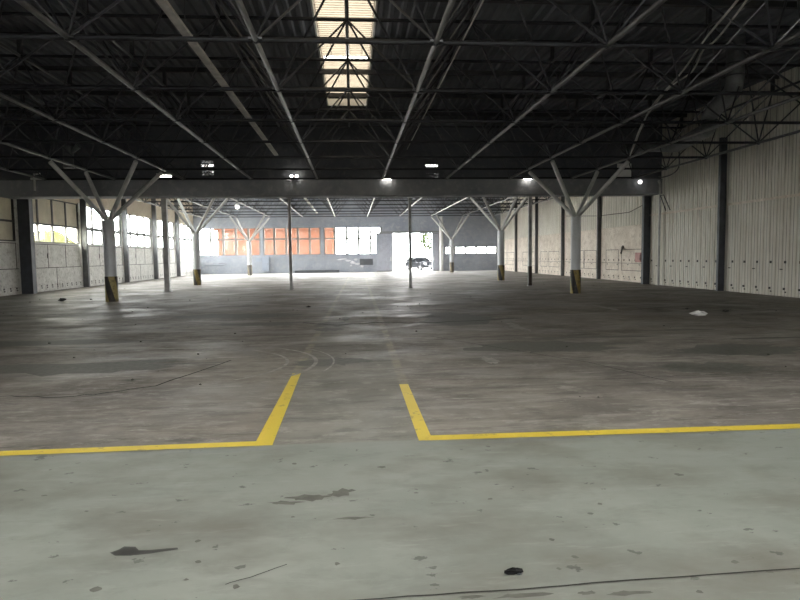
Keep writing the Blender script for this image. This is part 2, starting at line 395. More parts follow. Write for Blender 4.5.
struct('ceiling', deck_holes(YW+.1, YB+.3, RH), M_deck, 'ribbed metal roof deck over the back hall', 'ceiling')
WI = 1
def rooflight(x0, x1, y0, y1, mat, lab):
    global WI
    mb = MB(); n = int((y1-y0)/.16)
    for i in range(n):
        ya = y0+(y1-y0)*i/n; yb = y0+(y1-y0)*(i+.6)/n; yc = y0+(y1-y0)*(i+1)/n
        mb.face([(x0, ya, ZD+.36), (x1, ya, ZD+.36), (x1, yb, ZD+.36), (x0, yb, ZD+.36)])
        mb.face([(x0, yb, ZD+.36), (x1, yb, ZD+.36), (x1, yc, ZD+.40), (x0, yc, ZD+.40)])
        mb.face([(x0, yc, ZD+.40), (x1, yc, ZD+.40), (x1, yc, ZD+.36), (x0, yc, ZD+.36)])
    o = struct(f'window_{WI}', mb, mat, lab, 'rooflight'); WI += 1
    mb = MB(); mb.box(x0-.05, x0, y0-.05, y1+.05, ZD-.02, ZD+.42); mb.box(x1, x1+.05, y0-.05, y1+.05, ZD-.02, ZD+.42); mb.box(x0, x1, y1, y1+.05, ZD-.02, ZD+.42); mb.box(x0, x1, y0-.05, y0, ZD-.02, ZD+.42)
    obj('curb', mb, M_white, o)
for hs, front in ((FH, True), (RH, False)):
    for x0, x1, segs in hs:
        for y0, y1 in segs:
            side = 'over the middle' if abs(x0) < 2 else ('over the left side' if x0 < 0 else 'over the right side')
            c = front and abs(x0) < 2
            rooflight(x0, x1, y0, y1, M_sky if c else (M_clear if front else M_clear2), 'long cream translucent rooflight in the dark roof' if c else f'added unseen white rooflight {side} of the {"front" if front else "back"} hall' + ('' if front else (', nearer the beam' if y0 < 40 else ', nearer the back wall')))

# ------------------------------------------------------------------ space frames
def space_frame(name, label, loc, xs, ys, zl, xu, yu, zu, purl_x):
    root = thing(name, label, 'roof frame', loc)
    for x in xs:
        obj('lower_chord', MB().path([(x, ys[0]-.05, zl), (x, ys[-1]+.05, zl)], .045, 12), M_chord, root, True)
    for y in ys:
        obj('cross_chord', MB().path([(xs[0], y, zl), (xs[-1], y, zl)], .042, 12), M_cross, root, True)
    for x in xu:
        obj('upper_chord', MB().path([(x, yu[0], zu), (x, yu[-1], zu)], .042, 10), M_steel, root, True)
    for y in yu:
        obj('upper_cross_chord', MB().path([(xu[0], y, zu), (xu[-1], y, zu)], .042, 10), M_cross, root, True)
        mb = MB().box(purl_x[0], purl_x[1], y-.03, y+.03, ZD-.15, ZD-.001)
        mb.box(purl_x[0], purl_x[1], y-.06, y+.06, ZD-.16, ZD-.15)
        for x in xu: mb.box(x-.05, x+.05, y-.05, y+.05, zu+.04, ZD-.16)
        obj('purlin', mb, M_purlin, root)
    dx = abs(xu[0]-xs[0]); dy = abs(yu[0]-ys[0]); h = zu-zl
    jm = MB(); jm.ball((0,0,0), .07, 8, 5); jm.box(-.11, .11, -.11, .11, -.015, .015); jm = jm.mesh('node_joint'); jm.materials.append(M_steel)
    bars = {}
    for sx in (-1, 1):
        for sy in (-1, 1):
            b = MB().path([(0,0,0), (sx*dx, sy*dy, h)], .024, 8).mesh('diagonal_bar', smooth=True); b.materials.append(M_steel); bars[sx, sy] = b
    def has(v, arr): return any(abs(v-a) < .02 for a in arr)
    for x in xs:
        for y in ys:
            j = bpy.data.objects.new('node_joint', jm); COL.objects.link(j); j.parent = root
            j.location = (x-loc[0], y-loc[1], zl-loc[2])
            for (sx, sy), b in bars.items():
                if has(x+sx*dx, xu) and has(y+sy*dy, yu):
                    d = bpy.data.objects.new('diagonal_bar', b); COL.objects.link(d); d.parent = j
    return root
FX = [1.48+3*i for i in range(-5, 5)]; FY = [1.55+3*k for k in range(0, 10)]
FU = [1.48+1.5+3*i for i in range(-6, 5)]; FV = [1.55+1.5+3*k for k in range(-1, 9)]
space_frame('roof_space_frame', 'dark steel space frame under the front roof', (-.02, 14, 5.18), FX, FY, 5.18, FU, FV, 7.22, (XL+.05, XR-.05))
RX = [1.525+3.05*i for i in range(-5, 5)]; RY = [32.7+3.2*k for k in range(0, 9)]
RU = [3.05*i for i in range(-5, 6)]; RV = [31.1+3.2*k for k in range(0, 10)]
space_frame('roof_space_frame', 'pale lit steel space frame under the back roof, beyond the beam', (0, 45.5, 5.4), RX, RY, 5.40, RU, RV, 7.22, (XL+.05, XR-.05))

# ------------------------------------------------------------------ branched columns
def tree_column(x, y, nodes, label, hz, r=.20, top=3.06):
    t = thing('branched_column', label, 'column', (x, y, 0), 'branched columns holding the roof')
    mb = MB().cyl(x, y, .95, top, r, 28); mb.cyl(x, y, top, top+.03, r*.8, 20)
    obj('shaft', mb, M_col, t, True)
    obj('striped_base', MB().cyl(x, y, 0, .95, r+.014, 28), hz, t, True)
    for nx, ny, nz in nodes:
        d = V((nx-x, ny-y, 0)).normalized()*.05
        obj('branch', MB().path([(x+d.x, y+d.y, top), (nx-d.x, ny-d.y, nz-.14)], .078, 10), M_branch, t, True)
    return t
def nodes(cx, cy, hx, hy, z): return [(cx+a*hx, cy+b*hy, z) for a in (-1, 1) for b in (-1, 1)]
tree_column(-9.15, 24.05, nodes(-9.02, 24.05, 1.5, 1.5, 5.18), 'round column with four branches and yellow-black base, nearest the left windows', M_haz1, .215)
tree_column(8.98, 24.05, nodes(8.98, 24.05, 1.5, 1.5, 5.18), 'round column with four branches and dark worn base, nearest the right wall', M_haz2, .195)
tree_column(-9.27, 37.5, nodes(-9.15, 37.5, 1.525, 1.6, 5.4), 'branched column behind the left steel post, dark striped base', M_haz2, .21)
tree_column(9.24, 37.5, nodes(9.15, 37.5, 1.525, 1.6, 5.4), 'branched column just left of the post with a brown foot', M_haz2, .21)
tree_column(-9.3, 56.7, nodes(-9.15, 56.7, 1.525, 1.6, 5.4), 'far branched column beside the wall cabinet and orange windows', M_haz3, .20)
tree_column(9.3, 56.7, nodes(9.15, 56.7, 1.525, 1.6, 5.4), 'far branched column in front of the low strip window', M_haz3, .20)

# ------------------------------------------------------------------ dividing wall and beam
ZB = 4.47
holes = [(-6.9, -6.3, 5.38, 6.12), (3.56, 4.17, 5.26, 5.94), (12.94, 13.68, 5.15, 5.95)]
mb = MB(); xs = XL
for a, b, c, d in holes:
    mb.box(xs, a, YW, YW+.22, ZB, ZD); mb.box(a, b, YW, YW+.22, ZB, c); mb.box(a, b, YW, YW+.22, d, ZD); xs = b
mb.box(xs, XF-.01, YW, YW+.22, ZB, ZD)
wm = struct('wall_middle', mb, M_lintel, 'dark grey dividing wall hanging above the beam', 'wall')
mb = MB(); mb.box(XL, XF-.01, YW-.08, YW, ZB, 5.13); mb.box(XL, XF-.01, YW+.22, YW+1.1, ZB, 5.0); mb.box(XL, XF-.01, YW-.1, YW, 5.13, 5.2)
struct('trim_1', mb, M_beam, 'long grey concrete beam across the hall', 'beam')
for a, b, c, d in holes[:2]:
    mb = MB(); w = b-a; h = d-c; mz = c+h*.52
    mb.box(a, b, YW+.03, YW+.1, mz-.07, mz+.05)
    for zz0, zz1, n in ((mz+.05, d, 2), (c, mz-.07, 2)):
        for r in range(n):
            za = zz0+(zz1-zz0)*r/n; zb = zz0+(zz1-zz0)*(r+1)/n
            mb.box(a, b, YW+.03, YW+.1, zb-.03, zb)
            for i in range(4):
                xa = a+w*i/4; mb.bar((xa, YW+.065, za), (xa+w/4*.8, YW+.065, zb), .03, .05, (0, 1, 0))
    obj('vent_block', mb, M_lintel, wm)
obj('bright_opening_fill', MB().box(12.94, 13.68, YW+.05, YW+.09, 5.15, 5.95), M_white, wm)['label'] = 'white board added in the wall opening to look bright'  # white board fills the opening in place of the bright hall behind
# posts
for x, y, w, lab, foot in [(-8.88, 30.2, .23, 'grey steel post between the two left branched columns', 0), (-2.98, 30.2, .14, 'thin grey steel post before the orange windows', 0),
                     (2.88, 30.2, .14, 'thin grey steel post before the bright open doorway', 0), (8.92, 30.2, .17, 'grey steel post with a dark brown foot, near the right wall', 1)]:
    t = thing('steel_post', lab, 'post', (x, y, 0), 'steel posts under the beam')
    obj('shaft', MB().box(x-w/2, x+w/2, y-w/2, y+w/2, .03 if not foot else 1.0, ZB), M_post, t)
    if foot: obj('painted_foot', MB().box(x-w/2-.004, x+w/2+.004, y-w/2-.004, y+w/2+.004, .03, 1.0), M_brown, t)
    obj('base_plate', MB().box(x-w*.75, x+w*.75, y-w*.75, y+w*.75, 0, .03), M_post, t)
    obj('head_plate', MB().box(x-w*.75, x+w*.75, y-w*.75, y+w*.75, ZB-.03, ZB-.001), M_post, t)

# ------------------------------------------------------------------ left wall
ZT = ZD+.3
bays = [(PIERS_L[i]+(.33 if i == 1 else .2), PIERS_L[i+1]-(.33 if i == 0 else .2)) for i in range(5)] + [(PIERS_L[5]+.2, YB-.35)]
SILL, HEAD, MID = 2.5, 4.84, 3.45
mb = MB(); mb.box(XL-.3, XL, YF-.3, bays[0][0], 0, ZT)
for i, (a, b) in enumerate(bays):
    mb.box(XL-.3, XL, a, b, 0, SILL)
    nxt = bays[i+1][0] if i < 5 else YB+.3
    mb.box(XL-.3, XL, b, nxt, 0, HEAD)
wl = struct('wall_left', mb, M_left, 'peeling white left wall with a row of windows', 'wall')
obj('upper_cladding', MB().box(XL-.3, XL, bays[0][0], YB+.3, HEAD, ZT), M_beige, wl)
jm = MB(); bm_ = MB()
for a, b in bays:
    jm.box(XL, XL+.012, a, b, 1.19, 1.225)
    w = b-a
    for f in (.06, .36, .68, .97): jm.box(XL, XL+.012, a+w*f-.02, a+w*f+.02, 1.22, 2.42)
    jm.box(XL, XL+.012, a+w*.06, a+w*.97, 2.40, 2.435); jm.box(XL, XL+.012, a+w*.5-.015, a+w*.5+.015, 0.05, 1.2)
    for k in range(11):
        y = a+w*(k+.5)/11
        bm_.box(XL, XL+.02, y-.05, y+.03, .26, .33); bm_.box(XL, XL+.02, y-.02, y+.05, .16, .22)
    bm_.box(XL, XL+.02, a+w*.35-.04, a+w*.35+.04, 1.7, 1.95)
obj('panel_joint', jm, M_joint, wl); obj('bolt_row', bm_, M_bolt, wl)
def window(i, a, b, z0, z1, mid, n, mat_f, plane, at, boarded=None, gl=None, label=None, fw=.05, spec=None):
    """a grid of panes; plane 'x' = in a side wall at x=at, 'y' = in an end wall at y=at"""
    def bx(mb, u0, u1, d0, d1, z0, z1):
        mb.box(at+d0, at+d1, u0, u1, z0, z1) if plane == 'x' else mb.box(u0, u1, at+d0, at+d1, z0, z1)
    mb = MB(); D = (-.06, .05)
    bx(mb, a, b, *D, z0, z0+.06); bx(mb, a, b, *D, z1-.06, z1); bx(mb, a, a+fw, *D, z0+.06, z1-.06); bx(mb, b-fw, b, *D, z0+.06, z1-.06)
    if mid: bx(mb, a+fw, b-fw, *D, mid-fw*.4, mid+fw*.4)
    for k in range(1, n):
        u = a+(b-a)*k/n; 
        if mid: bx(mb, u-fw/2, u+fw/2, *D, z0+.06, mid-.035); bx(mb, u-fw/2, u+fw/2, *D, mid+.035, z1-.06)
        else: bx(mb, u-fw/2, u+fw/2, *D, z0+.06, z1-.06)
    w = struct(f'window_{i}', mb, mat_f, label, 'window')
    lo, hi = (z0+.06, z1-.06)
    def pane(name, za, zb, m, th=.012):
        p = MB(); bx(p, a+fw, b-fw, -.012 if th < .02 else -.02, 0, za, zb) if th > .013 else None
        if th <= .013:
            p.face([(at, a+fw, za), (at, b-fw, za), (at, b-fw, zb), (at, a+fw, zb)] if plane == 'x' else [(a+fw, at, za), (b-fw, at, za), (b-fw, at, zb), (a+fw, at, zb)])
        return obj(name, p, m, w)
    if boarded == 'all': pane('whitewashed_panes', lo, hi, M_board, .02)
    elif boarded == 'upper': pane('whitewashed_panes', mid+.035, hi, M_board, .02); pane('glass', lo, mid-.035, gl or M_glass)
    elif boarded == 'frost': pane('glass', lo, hi, M_frost)
    else: pane('glass', lo, hi, gl or M_glass)
    return w
labs = ['whitewashed window bay at the far left edge', 'left window bay with whitewashed upper panes and a green view', 'bright left window bay behind the striped column', 'bright left window bay just past the striped column',
        'bright left window bay behind the left steel post', 'last bright left window bay by the back wall']
for i, (a, b) in enumerate(bays):
    window(WI, a, b, SILL, HEAD, MID, 4, M_mull if i < 2 else M_mullp, 'x', XL-.12, ['all', 'upper', None, None, None, None][i], M_glassd if i == 1 else None, labs[i], .12 if i < 2 else .24); WI += 1
def pier(x0, x1, y, w, mat, lab, z1=6.9):
    mb = MB(); mb.box(x0, x1, y-w/2, y+w/2, 0, z1)
    return solo('wall_column', mb, mat, lab, 'column', 'columns along the side walls', origin=((x0+x1)/2, y, 0))
pl_l = ['grey column at the far left edge of the left wall', 'thick dark blue-grey column at the left end of the beam', 'grey left wall column between the green view and the striped column', 'left wall column seen right of the striped column',
        'left wall column just left of the left steel post', 'left wall column right of the left steel post, last before the back wall']
for i, y in enumerate(PIERS_L):
    if i == 0: continue
    w = .5 if i == 1 else .36
    pier(XL+.001, XL+(.54 if i == 1 else .30), y, .36 if i == 1 else .2, M_dark if i == 1 else M_pier, pl_l[i])
solo('downpipe', MB().path([(XL+.12, 36.9, 2.5), (XL+.12, 36.9, 1.2)], .07, 8), M_white, 'short white pipe beside the second left wall column, below the sill', 'pipe', smooth=True)
mb = MB().path([(XL+.12, 36.9, 4.35), (XL+.12, 36.9, 4.85)], .07, 8)
solo('downpipe', mb, M_white, 'short white pipe beside the second left wall column, at the window head', 'pipe', smooth=True)

# ------------------------------------------------------------------ right wall
def corr(y0, y1, z0, z1, XR=XR, pitch=.34, dep=.045):
    mb = MB(); y = y0; pr = []
    while y < y1-.01:
        pr += [(y, 0), (y+pitch*.80, 0), (y+pitch*.84, dep), (y+pitch*.96, dep)]; y += pitch
    pr.append((y1, 0)); pr = [q for q in pr if q[0] <= y1]
    for (ya, da), (yb, db) in zip(pr, pr[1:]):
        mb.face([(XR+da, ya, z0), (XR+db, yb, z0), (XR+db, yb, z1), (XR+da, ya, z1)])
    return mb
mb = corr(YF-.3, 30.5, 0, ZT, XF); mb2 = corr(30.6, YB+.3, 3.08, ZT); off = len(mb.v)
mb.v += mb2.v; mb.f += [tuple(i+off for i in f) for f in mb2.f]
mb.box(XF+.06, XR+.3, YF-.3, 30.5, 0, ZT); mb.box(XR+.06, XR+.3, 30.5, YB+.3, 0, ZT)
wr = struct('wall_right', mb, M_sheet, 'ribbed cream metal wall along the right side', 'wall')
obj('plaster_panel', MB().box(XR, XR+.05, 30.6, YB+.3, 0, 3.08), M_right, wr)
jm = MB(); bm_ = MB(); seam = MB()
ed = [YF] + PIERS_R + [YB]
for i in range(len(ed)-1):
    a, b = ed[i]+.2, ed[i+1]-.2; X = XR if a > 30 else XF
    if a > 30:
        w = b-a
        for f0, f1 in ((.08, .40), (.42, .72)) if i % 2 == 0 else ((.15, .55), (.62, .9)):
            for u in (f0, f1): jm.box(XR-.012, XR, a+w*u-.015, a+w*u+.015, .62, 1.8)
            for z in (.62, 1.8): jm.box(XR-.012, XR, a+w*f0, a+w*f1, z-.015, z+.015)
        jm.box(XR-.012, XR, a, b, 1.02, 1.04)
    n = int((b-a)/.68)
    for k in range(n):
        y = a+(b-a)*(k+.5)/n
        bm_.box(X-.012, X+.01, y-.05, y+.05, 1.16, 1.25); bm_.box(X-.012, X+.01, y-.03, y+.07, .22, .30); bm_.box(X-.012, X+.01, y-.09, y-.02, .12, .17)
        if k % 2: bm_.box(X-.012, X+.01, y+.12, y+.26, .93, .97)
obj('panel_joint', jm, M_joint, wr); obj('bolt_row', bm_, M_bolt, wr)
mb = MB()
for i in range(len(ed)-1):
    a, b = ed[i]+.2, ed[i+1]-.2
    z = 3.5 if a < 30 else 3.08
    X = XF if a < 30 else XR; mb.box(X-.05, X, a, b, z-.045, z+.045)
struct('trim_2', mb, M_right, 'pale rail running along the right wall', 'rail')
pl_r = ['grey column at the right edge of the frame', 'dark column standing alone against the ribbed right wall', 'wide dark column at the right end of the beam', 'right wall column directly right of the worn branched column',
        'right wall column just left of the worn branched column', 'slim right wall column beside the brown-footed post', 'last right wall column before the back wall']
for i, y in enumerate(PIERS_R):
    if i == 0: continue
    X = XF if i < 3 else XR; pier(X-(.28 if i < 2 else .36 if i == 2 else .24), X-.014, y if i != 2 else 30.35, .14 if i != 2 else .22, M_dark if i < 3 else M_pier, pl_r[i], 6.9 if i != 1 else 6.2)
solo('conduit_pipe', MB().path([(XF-.2, 28.95, 0), (XF-.2, 28.95, 4.9), (XF-.2, 29.10, 5.1)], .06, 8), M_post, 'pale vertical conduit beside the wide dark right column', 'pipe', smooth=True)
# rack of three arms and short bracket
mb = MB().path([(XF-.02, 28.3, 3.62), (XF-.3, 28.4, 4.35)], .025, 6); mb.path([(XF-.02, 28.7, 3.62), (XF-.3, 28.7, 4.35)], .025, 6); mb.path([(XF-.3, 28.4, 4.35), (XF-.3, 28.7, 4.35)], .025, 6)
solo('wall_bracket', mb, M_pier, 'thin steel bracket on the ribbed wall above the pale rail', 'bracket')
t = thing('alarm_box', 'faded pink box on the right wall near the dark column', 'box', (XR-.13, 31.9, 1.1))
M_pink = plain('faded_pink_paint', (.42, .22, .20), .6)
obj('case', MB().box(XR-.14, XR-.013, 31.6, 32.25, 1.1, 1.62), M_pink, t); obj('door', MB().box(XR-.16, XR-.14, 31.66, 32.19, 1.15, 1.57), M_pink, t)
obj('hinge', MB().box(XR-.165, XR-.14, 31.62, 31.66, 1.2, 1.5), M_joint, t)
t = thing('pipe_stub', 'dark pipe stub sticking out of the right wall panel', 'pipe', (XR, 33.9, 1.75))
obj('flange', MB().path([(XR-.014, 34.0, 1.94), (XR-.06, 34.0, 1.94)], .1, 12), M_joint, t); obj('pipe', MB().path([(XR-.075, 34.0, 1.94), (XR-.28, 33.6, 1.72), (XR-.45, 33.3, 1.6)], .05, 8), M_joint, t)
solo('sagging_cable', MB().path([(XR-.05, 30.9, 4.25), (XR-.15, 33, 3.85), (XR-.32, 36.8, 3.9), (XR-.32, 37.6, 3.95), (XR-.15, 43, 4.3)], .02, 6), M_joint, 'dark cable drooping across the upper right wall panels', 'cable')

# ------------------------------------------------------------------ back wall
mb = MB(); Y0, Y1 = YB, YB+.35
WZ0, WZ1 = 1.84, 4.6
mb.box(XL-.3, -15.45, Y0, Y1, 0, ZT); mb.box(-15.45, 3.13, Y0, Y1, 0, WZ0); mb.box(-15.45, 3.13, Y0, Y1, WZ1, ZT)
mb.box(-9.15, -9.02, Y0, Y1, WZ0, WZ1); mb.box(-3.06, -2.93, Y0, Y1, WZ0, WZ1)
mb.box(3.13, 4.15, Y0, Y1, 0, ZT); mb.box(4.15, 8.32, Y0, Y1, 3.92, ZT); mb.box(8.32, 9.55, Y0, Y1, 0, ZT)
mb.box(9.55, 15.2, Y0, Y1, 0, 1.75); mb.box(9.55, 15.2, Y0, Y1, 2.48, ZT); mb.box(15.2, XR+.3, Y0, Y1, 0, ZT)
wb = struct('wall_back', mb, M_back, 'blue-grey back wall with windows and an open doorway', 'wall')
jm = MB()
for x in (-9.08, -3.0): jm.box(x-.12, x+.12, YB-.1, YB, 0, 5.5)
jm.box(-15.4, 3.1, YB-.06, YB, WZ0-.12, WZ0)
obj('wall_rib', jm, M_back, wb)
for a, b, lab in [(-15.45, -9.15, 'back wall window bay at the left corner, white fading to orange'), (-9.02, -3.06, 'back wall window bay with the strongest orange panes'), (-2.93, 3.13, 'white back wall window bay beside the sliding door')]:
    window(WI, a, b, WZ0, WZ1, 3.46, 5, M_mullp, 'y', YB+.12, None, M_glass, lab, .22); WI += 1
window(WI, 9.55, 15.2, 1.75, 2.48, None, 5, M_mullp, 'y', YB+.12, None, M_glass, 'low strip window in the back wall, right of the doorway', .18); WI += 1
M_leaf = plain('blue_grey_door_sheet', (.34, .36, .42), .55, 0, .1)
def door_leaf(n, a, b, z1, lab):
    mb = MB().box(a, b, YB-.19, YB-.13, .02, z1)
    d = struct(f'door_{n}', mb, M_leaf, lab, 'door')
    r = MB(); k = max(2, int((b-a)/.3))
    for i in range(k): u = a+(b-a)*(i+.5)/k; r.box(u-.03, u+.03, YB-.215, YB-.19, .05, z1-.05)
    obj('door_rib', r, M_leaf, d)
    f = MB().box(a, b, YB-.22, YB-.19, z1-.1, z1); f.box(a, b, YB-.22, YB-.19, .02, .12); obj('door_frame', f, M_mullp, d)
    h = MB().box(b-.25 if n == 1 else a+.1, b-.15 if n == 1 else a+.2, YB-.26, YB-.22, 1.1, 1.5); obj('door_handle', h, M_white, d)
door_leaf(1, 2.5, 4.2, 4.0, 'blue-grey sliding door leaf left of the bright doorway'); door_leaf(2, 8.3, 8.95, 3.95, 'narrow blue-grey door leaf right of the bright doorway')
struct('trim_3', MB().box(1.3, 9.0, YB-.16, YB-.02, 4.03, 4.13), M_mullp, 'pale sliding door track above the doorway', 'rail')
solo('pipe_column', MB().cyl(9.22, YB-.30, 0, 5.6, .2, 18), M_white, 'thick white pipe standing right of the doorway', 'pipe', smooth=True)
t = thing('electrical_cabinet', 'pale blue electrical cabinet on the back wall under orange windows', 'cabinet', (-9.0, YB, .25))
M_cab = plain('pale_blue_cabinet', (.30, .34, .42), .5, 0, .08)
obj('body', MB().box(-9.2+.15, -8.35, YB-.45, YB-.101, .25, 1.7), M_cab, t); obj('door', MB().box(-9.0, -8.4, YB-.475, YB-.45, .3, 1.65), M_cab, t); obj('handle', MB().box(-8.5, -8.46, YB-.5, YB-.475, .85, 1.05), M_mull, t)
obj('cable_box', MB().box(-9.7, -9.21, YB-.2, YB-.01, 1.2, 1.55), M_cab, t)
solo('low_platform', MB().box(-5.75, -1.3, YB-.9, YB-.11, 0, .27), M_dark, 'long low dark platform along the foot of the back wall', 'platform')
obj('dark_patch', MB().box(.8, 2.15, YB-.006, YB, .72, 1.36), M_dark, wb)
M_peel = plain('peeled_white_paint', (.62, .62, .64), .7)
for x, z, rx, rz in [(-.9,1.35,.35,.08),(-.4,1.2,.3,.1),(.1,1.0,.25,.16),(.4,1.3,.2,.12),(.6,.85,.25,.1),(1.0,.6,.14,.16),(-1.3,1.3,.2,.06),(-.1,.7,.1,.08)]:
    p = MB(); p.face([(px, YB-.004, pz) for px, pz in blob(x, z, rx, rz, 13, .4)]); obj('peeled_patch', p, M_peel, wb)
mb = MB().path([(-14.8, YB-.08, .85), (-13.0, YB-.08, .85), (-12.6, YB-.08, 1.0), (-13.0, YB-.08, 1.1), (-13.4, YB-.08, 1.05)], .03, 6)
solo('bent_pipe', mb, M_pier, 'thin bent pipe on the back wall in the left corner', 'pipe')

# ------------------------------------------------------------------ front wall behind the camera
mb = MB(); DW = (-2.4, 2.4, 2.6)  # doorway added out of view, sized for the light it lets in
mb.box(XL-.3, DW[0], YF-.3, YF, 0, ZT); mb.box(DW[1], XR+.3, YF-.3, YF, 0, ZT); mb.box(DW[0], DW[1], YF-.3, YF, DW[2], ZT)
struct('wall_front', mb, M_left, 'white front wall with an unseen doorway added to light the hall', 'wall')

# ------------------------------------------------------------------ services
def bend(pts, r=.35, n=5):
    out = [V(pts[0])]
    for a, b, c in zip(pts, pts[1:], pts[2:]):
        a, b, c = V(a), V(b), V(c); p = b+(a-b).normalized()*min(r, (a-b).length*.45); q = b+(c-b).normalized()*min(r, (c-b).length*.45)
        for i in range(n+1):
            t = i/n; out.append(p*(1-t)**2 + b*2*t*(1-t) + q*t*t)
    return out + [V(pts[-1])]
t = thing('ventilation_duct', 'round grey duct dropping from the roof near the right wall', 'duct', (11.35, 17.6, 6))
obj('pipe', MB().path(bend([(11.35, 17.6, ZD-.002), (11.35, 17.6, 6.35), (12.03, 20, 6.2), (12.03, 20, 5.72), (13.1, 24, 5.85), (13.3, 26.4, 6.3), (13.3, YW-.12, 6.6)], .42), .25, 18), M_galv, t, True)
mb = MB()
for z in (7.1, 6.75): mb.cyl(11.35, 17.6, z-.02, z+.02, .265, 18)
mb.path([(12.03, 20, 6.0), (12.03, 20, 5.96)], .268, 18); obj('seam_ring', mb, M_steel, t)
tray = [(-3.42, -3.38, -4.5, YW-.1, 6.3, 'long pale flat cable tray under the front roof, left of the rooflight'), (-3.42, -3.38, YW+1.5, YB-1, 5.95, 'pale cable tray under the back roof')]
for a, b, y0, y1, z, lab in tray:
    mb = MB().box(-3.50, -3.32, y0, y1, z, z+.012); mb.box(-3.50, -3.488, y0, y1, z+.012, z+.06); mb.box(-3.332, -3.32, y0, y1, z+.012, z+.06)
    tt = thing('cable_tray', lab, 'cable tray', (-3.41, (y0+y1)/2, z)); obj('tray', mb, M_cable, tt)
    for y in ([1.55+6*k for k in range(5)] if y0 < 0 else [32.7+6.4*k for k in range(5)]): obj('hanger', MB().path([(-3.41, y, z+.01), (-3.41, y, ZD-.01)], .008, 5), M_steel, tt)
tt = thing('conduit', 'thin pale conduit under the front roof, right of the rooflight', 'conduit', (2.68, 10, 6.6))
obj('pipe', MB().path([(2.68, -4, 6.6), (2.68, YW-.1, 6.6)], .02, 6), M_cable, tt)
for y in [1.55+6*k for k in range(5)]: obj('hanger', MB().path([(2.68, y, 6.6), (2.68, y, ZD-.01)], .008, 5), M_steel, tt)
def smooth_path(pts, n=6):
    P = [V(p) for p in pts]; P = [P[0]*2-P[1]] + P + [P[-1]*2-P[-2]]; out = []
    for a, b, c, d in zip(P, P[1:], P[2:], P[3:]):
        for i in range(n):
            t = i/n; out.append(.5*((2*b)+(c-a)*t+(2*a-5*b+4*c-d)*t*t+(3*b-a-3*c+d)*t**3))
    return out + [P[-2]]
t = thing('hanging_cable', 'pair of pale cables drooping from the roof near the right columns', 'cable', (8.26, 15, 6.05))
obj('cable', MB().path(smooth_path([(4.48, 4.5, 5.2), (5.6, 8, 5.55), (6.46, 10, 5.76), (7.39, 12.5, 6.0), (8.26, 15, 6.05), (9.03, 18, 5.97), (9.67, 20, 5.71), (10.19, 21.5, 5.5), (10.46, 22.5, 5.22)]), .022, 6), M_cable, t)
obj('cable', MB().path(smooth_path([(4.48, 4.5, 5.2), (5.7, 8, 5.5), (6.62, 10, 5.76), (7.46, 12.2, 5.90), (8.0, 13.6, 6.15), (8.42, 14.8, 6.02), (8.99, 17, 6.2), (9.5, 19.4, 5.9), (10.3, 21.8, 5.6), (10.46, 22.5, 5.22)]), .02, 6), M_cable, t)
solo('sagging_cable', MB().path(smooth_path([(15.0, 29.1, 5.3), (14.8, 28.3, 5.17), (14.8, 27.4, 5.22), (14.8, 26.9, 5.5), (14.6, 26.6, 6.3), (14.4, 26.55, 7.1)]), .03, 6), M_pier, 'dark cable curving down beside the right end of the beam', 'cable')
t = thing('hanging_duct', 'short grey duct box hanging below the left roof frame', 'duct', (-11.3, 25.9, 5.3))
obj('body', MB().cyl(-11.3, 25.9, 5.32, 6.15, .19, 14), M_galv, t, True); obj('collar', MB().cyl(-11.3, 25.9, 5.28, 5.36, .21, 14), M_galv, t, True)
obj('side_spout', MB().path([(-11.15, 25.9, 5.9), (-10.85, 25.8, 6.15)], [.06, .12], 10), M_galv, t, True); obj('hanger', MB().path([(-11.3, 25.9, 6.1), (-11.3, 25.9, ZD-.01)], .02, 6), M_steel, t)
t = thing('pipe_fitting', 'white pipe tee hanging in front of the beam at the left', 'pipe', (-14.15, YW-.25, 4.76))
obj('drop_pipe', MB().path([(-14.15, YW-.25, 5.48), (-14.15, YW-.25, 4.72)], .045, 8), M_white, t)
obj('cross_pipe', MB().path([(-14.3, YW-.25, 5.25), (-13.85, YW-.25, 5.25)], .05, 8), M_white, t); obj('upper_arm', MB().path([(-14.1, YW-.22, 5.45), (-13.95, YW-.101, 5.5)], .035, 8), M_white, t)
# lamps
def strip_lamp(x, lab, w=.42):
    t = thing('strip_lamp', lab, 'lamp', (x, YW-.2, 5.2), 'small lamps along the beam')
    obj('housing', MB().box(x-w/2, x+w/2, YW-.26, YW-.101, 5.235, 5.28), M_white, t); obj('tube', MB().path([(x-w/2+.02, YW-.2, 5.20), (x+w/2-.02, YW-.2, 5.20)], .035, 8), M_lamp, t)
strip_lamp(1.70, 'small lit strip lamp on the beam, nearest the middle of the hall'); strip_lamp(8.45, 'small lit strip lamp on the beam above the worn branched column')
t = thing('floodlight', 'lit floodlight at the tip of a left column branch', 'lamp', (-7.8, 26.2, 5.1))
obj('bracket', MB().path([(-7.65, 26.3, 5.1), (-7.65, 26.3, 5.42)], .02, 6), M_steel, t); obj('housing', MB().box(-7.95, -7.4, 26.1, 26.45, 5.02, 5.1), M_white, t); obj('lens', MB().box(-7.92, -7.43, 26.13, 26.42, 4.99, 5.02), M_lamp, t)
t = thing('bulkhead_lamp', 'round white lamp near the right end of the beam', 'lamp', (14.0, YW-.15, 5.15))
obj('base', MB().path([(14.0, YW-.081, 5.03), (14.0, YW-.14, 5.03)], .11, 14), M_steel, t); obj('globe', MB().ball((14.0, YW-.22, 5.03), .1, 14, 8), lamp_mat('dim_globe', (1, .98, .95), 1.2), t, True)
t = thing('twin_lamp', 'small twin-headed emergency lamp on the beam, left of the rooflight', 'lamp', (-2.6, YW-.2, 5.2))
obj('case', MB().box(-2.72, -2.48, YW-.22, YW-.101, 5.22, 5.32), M_steel, t)
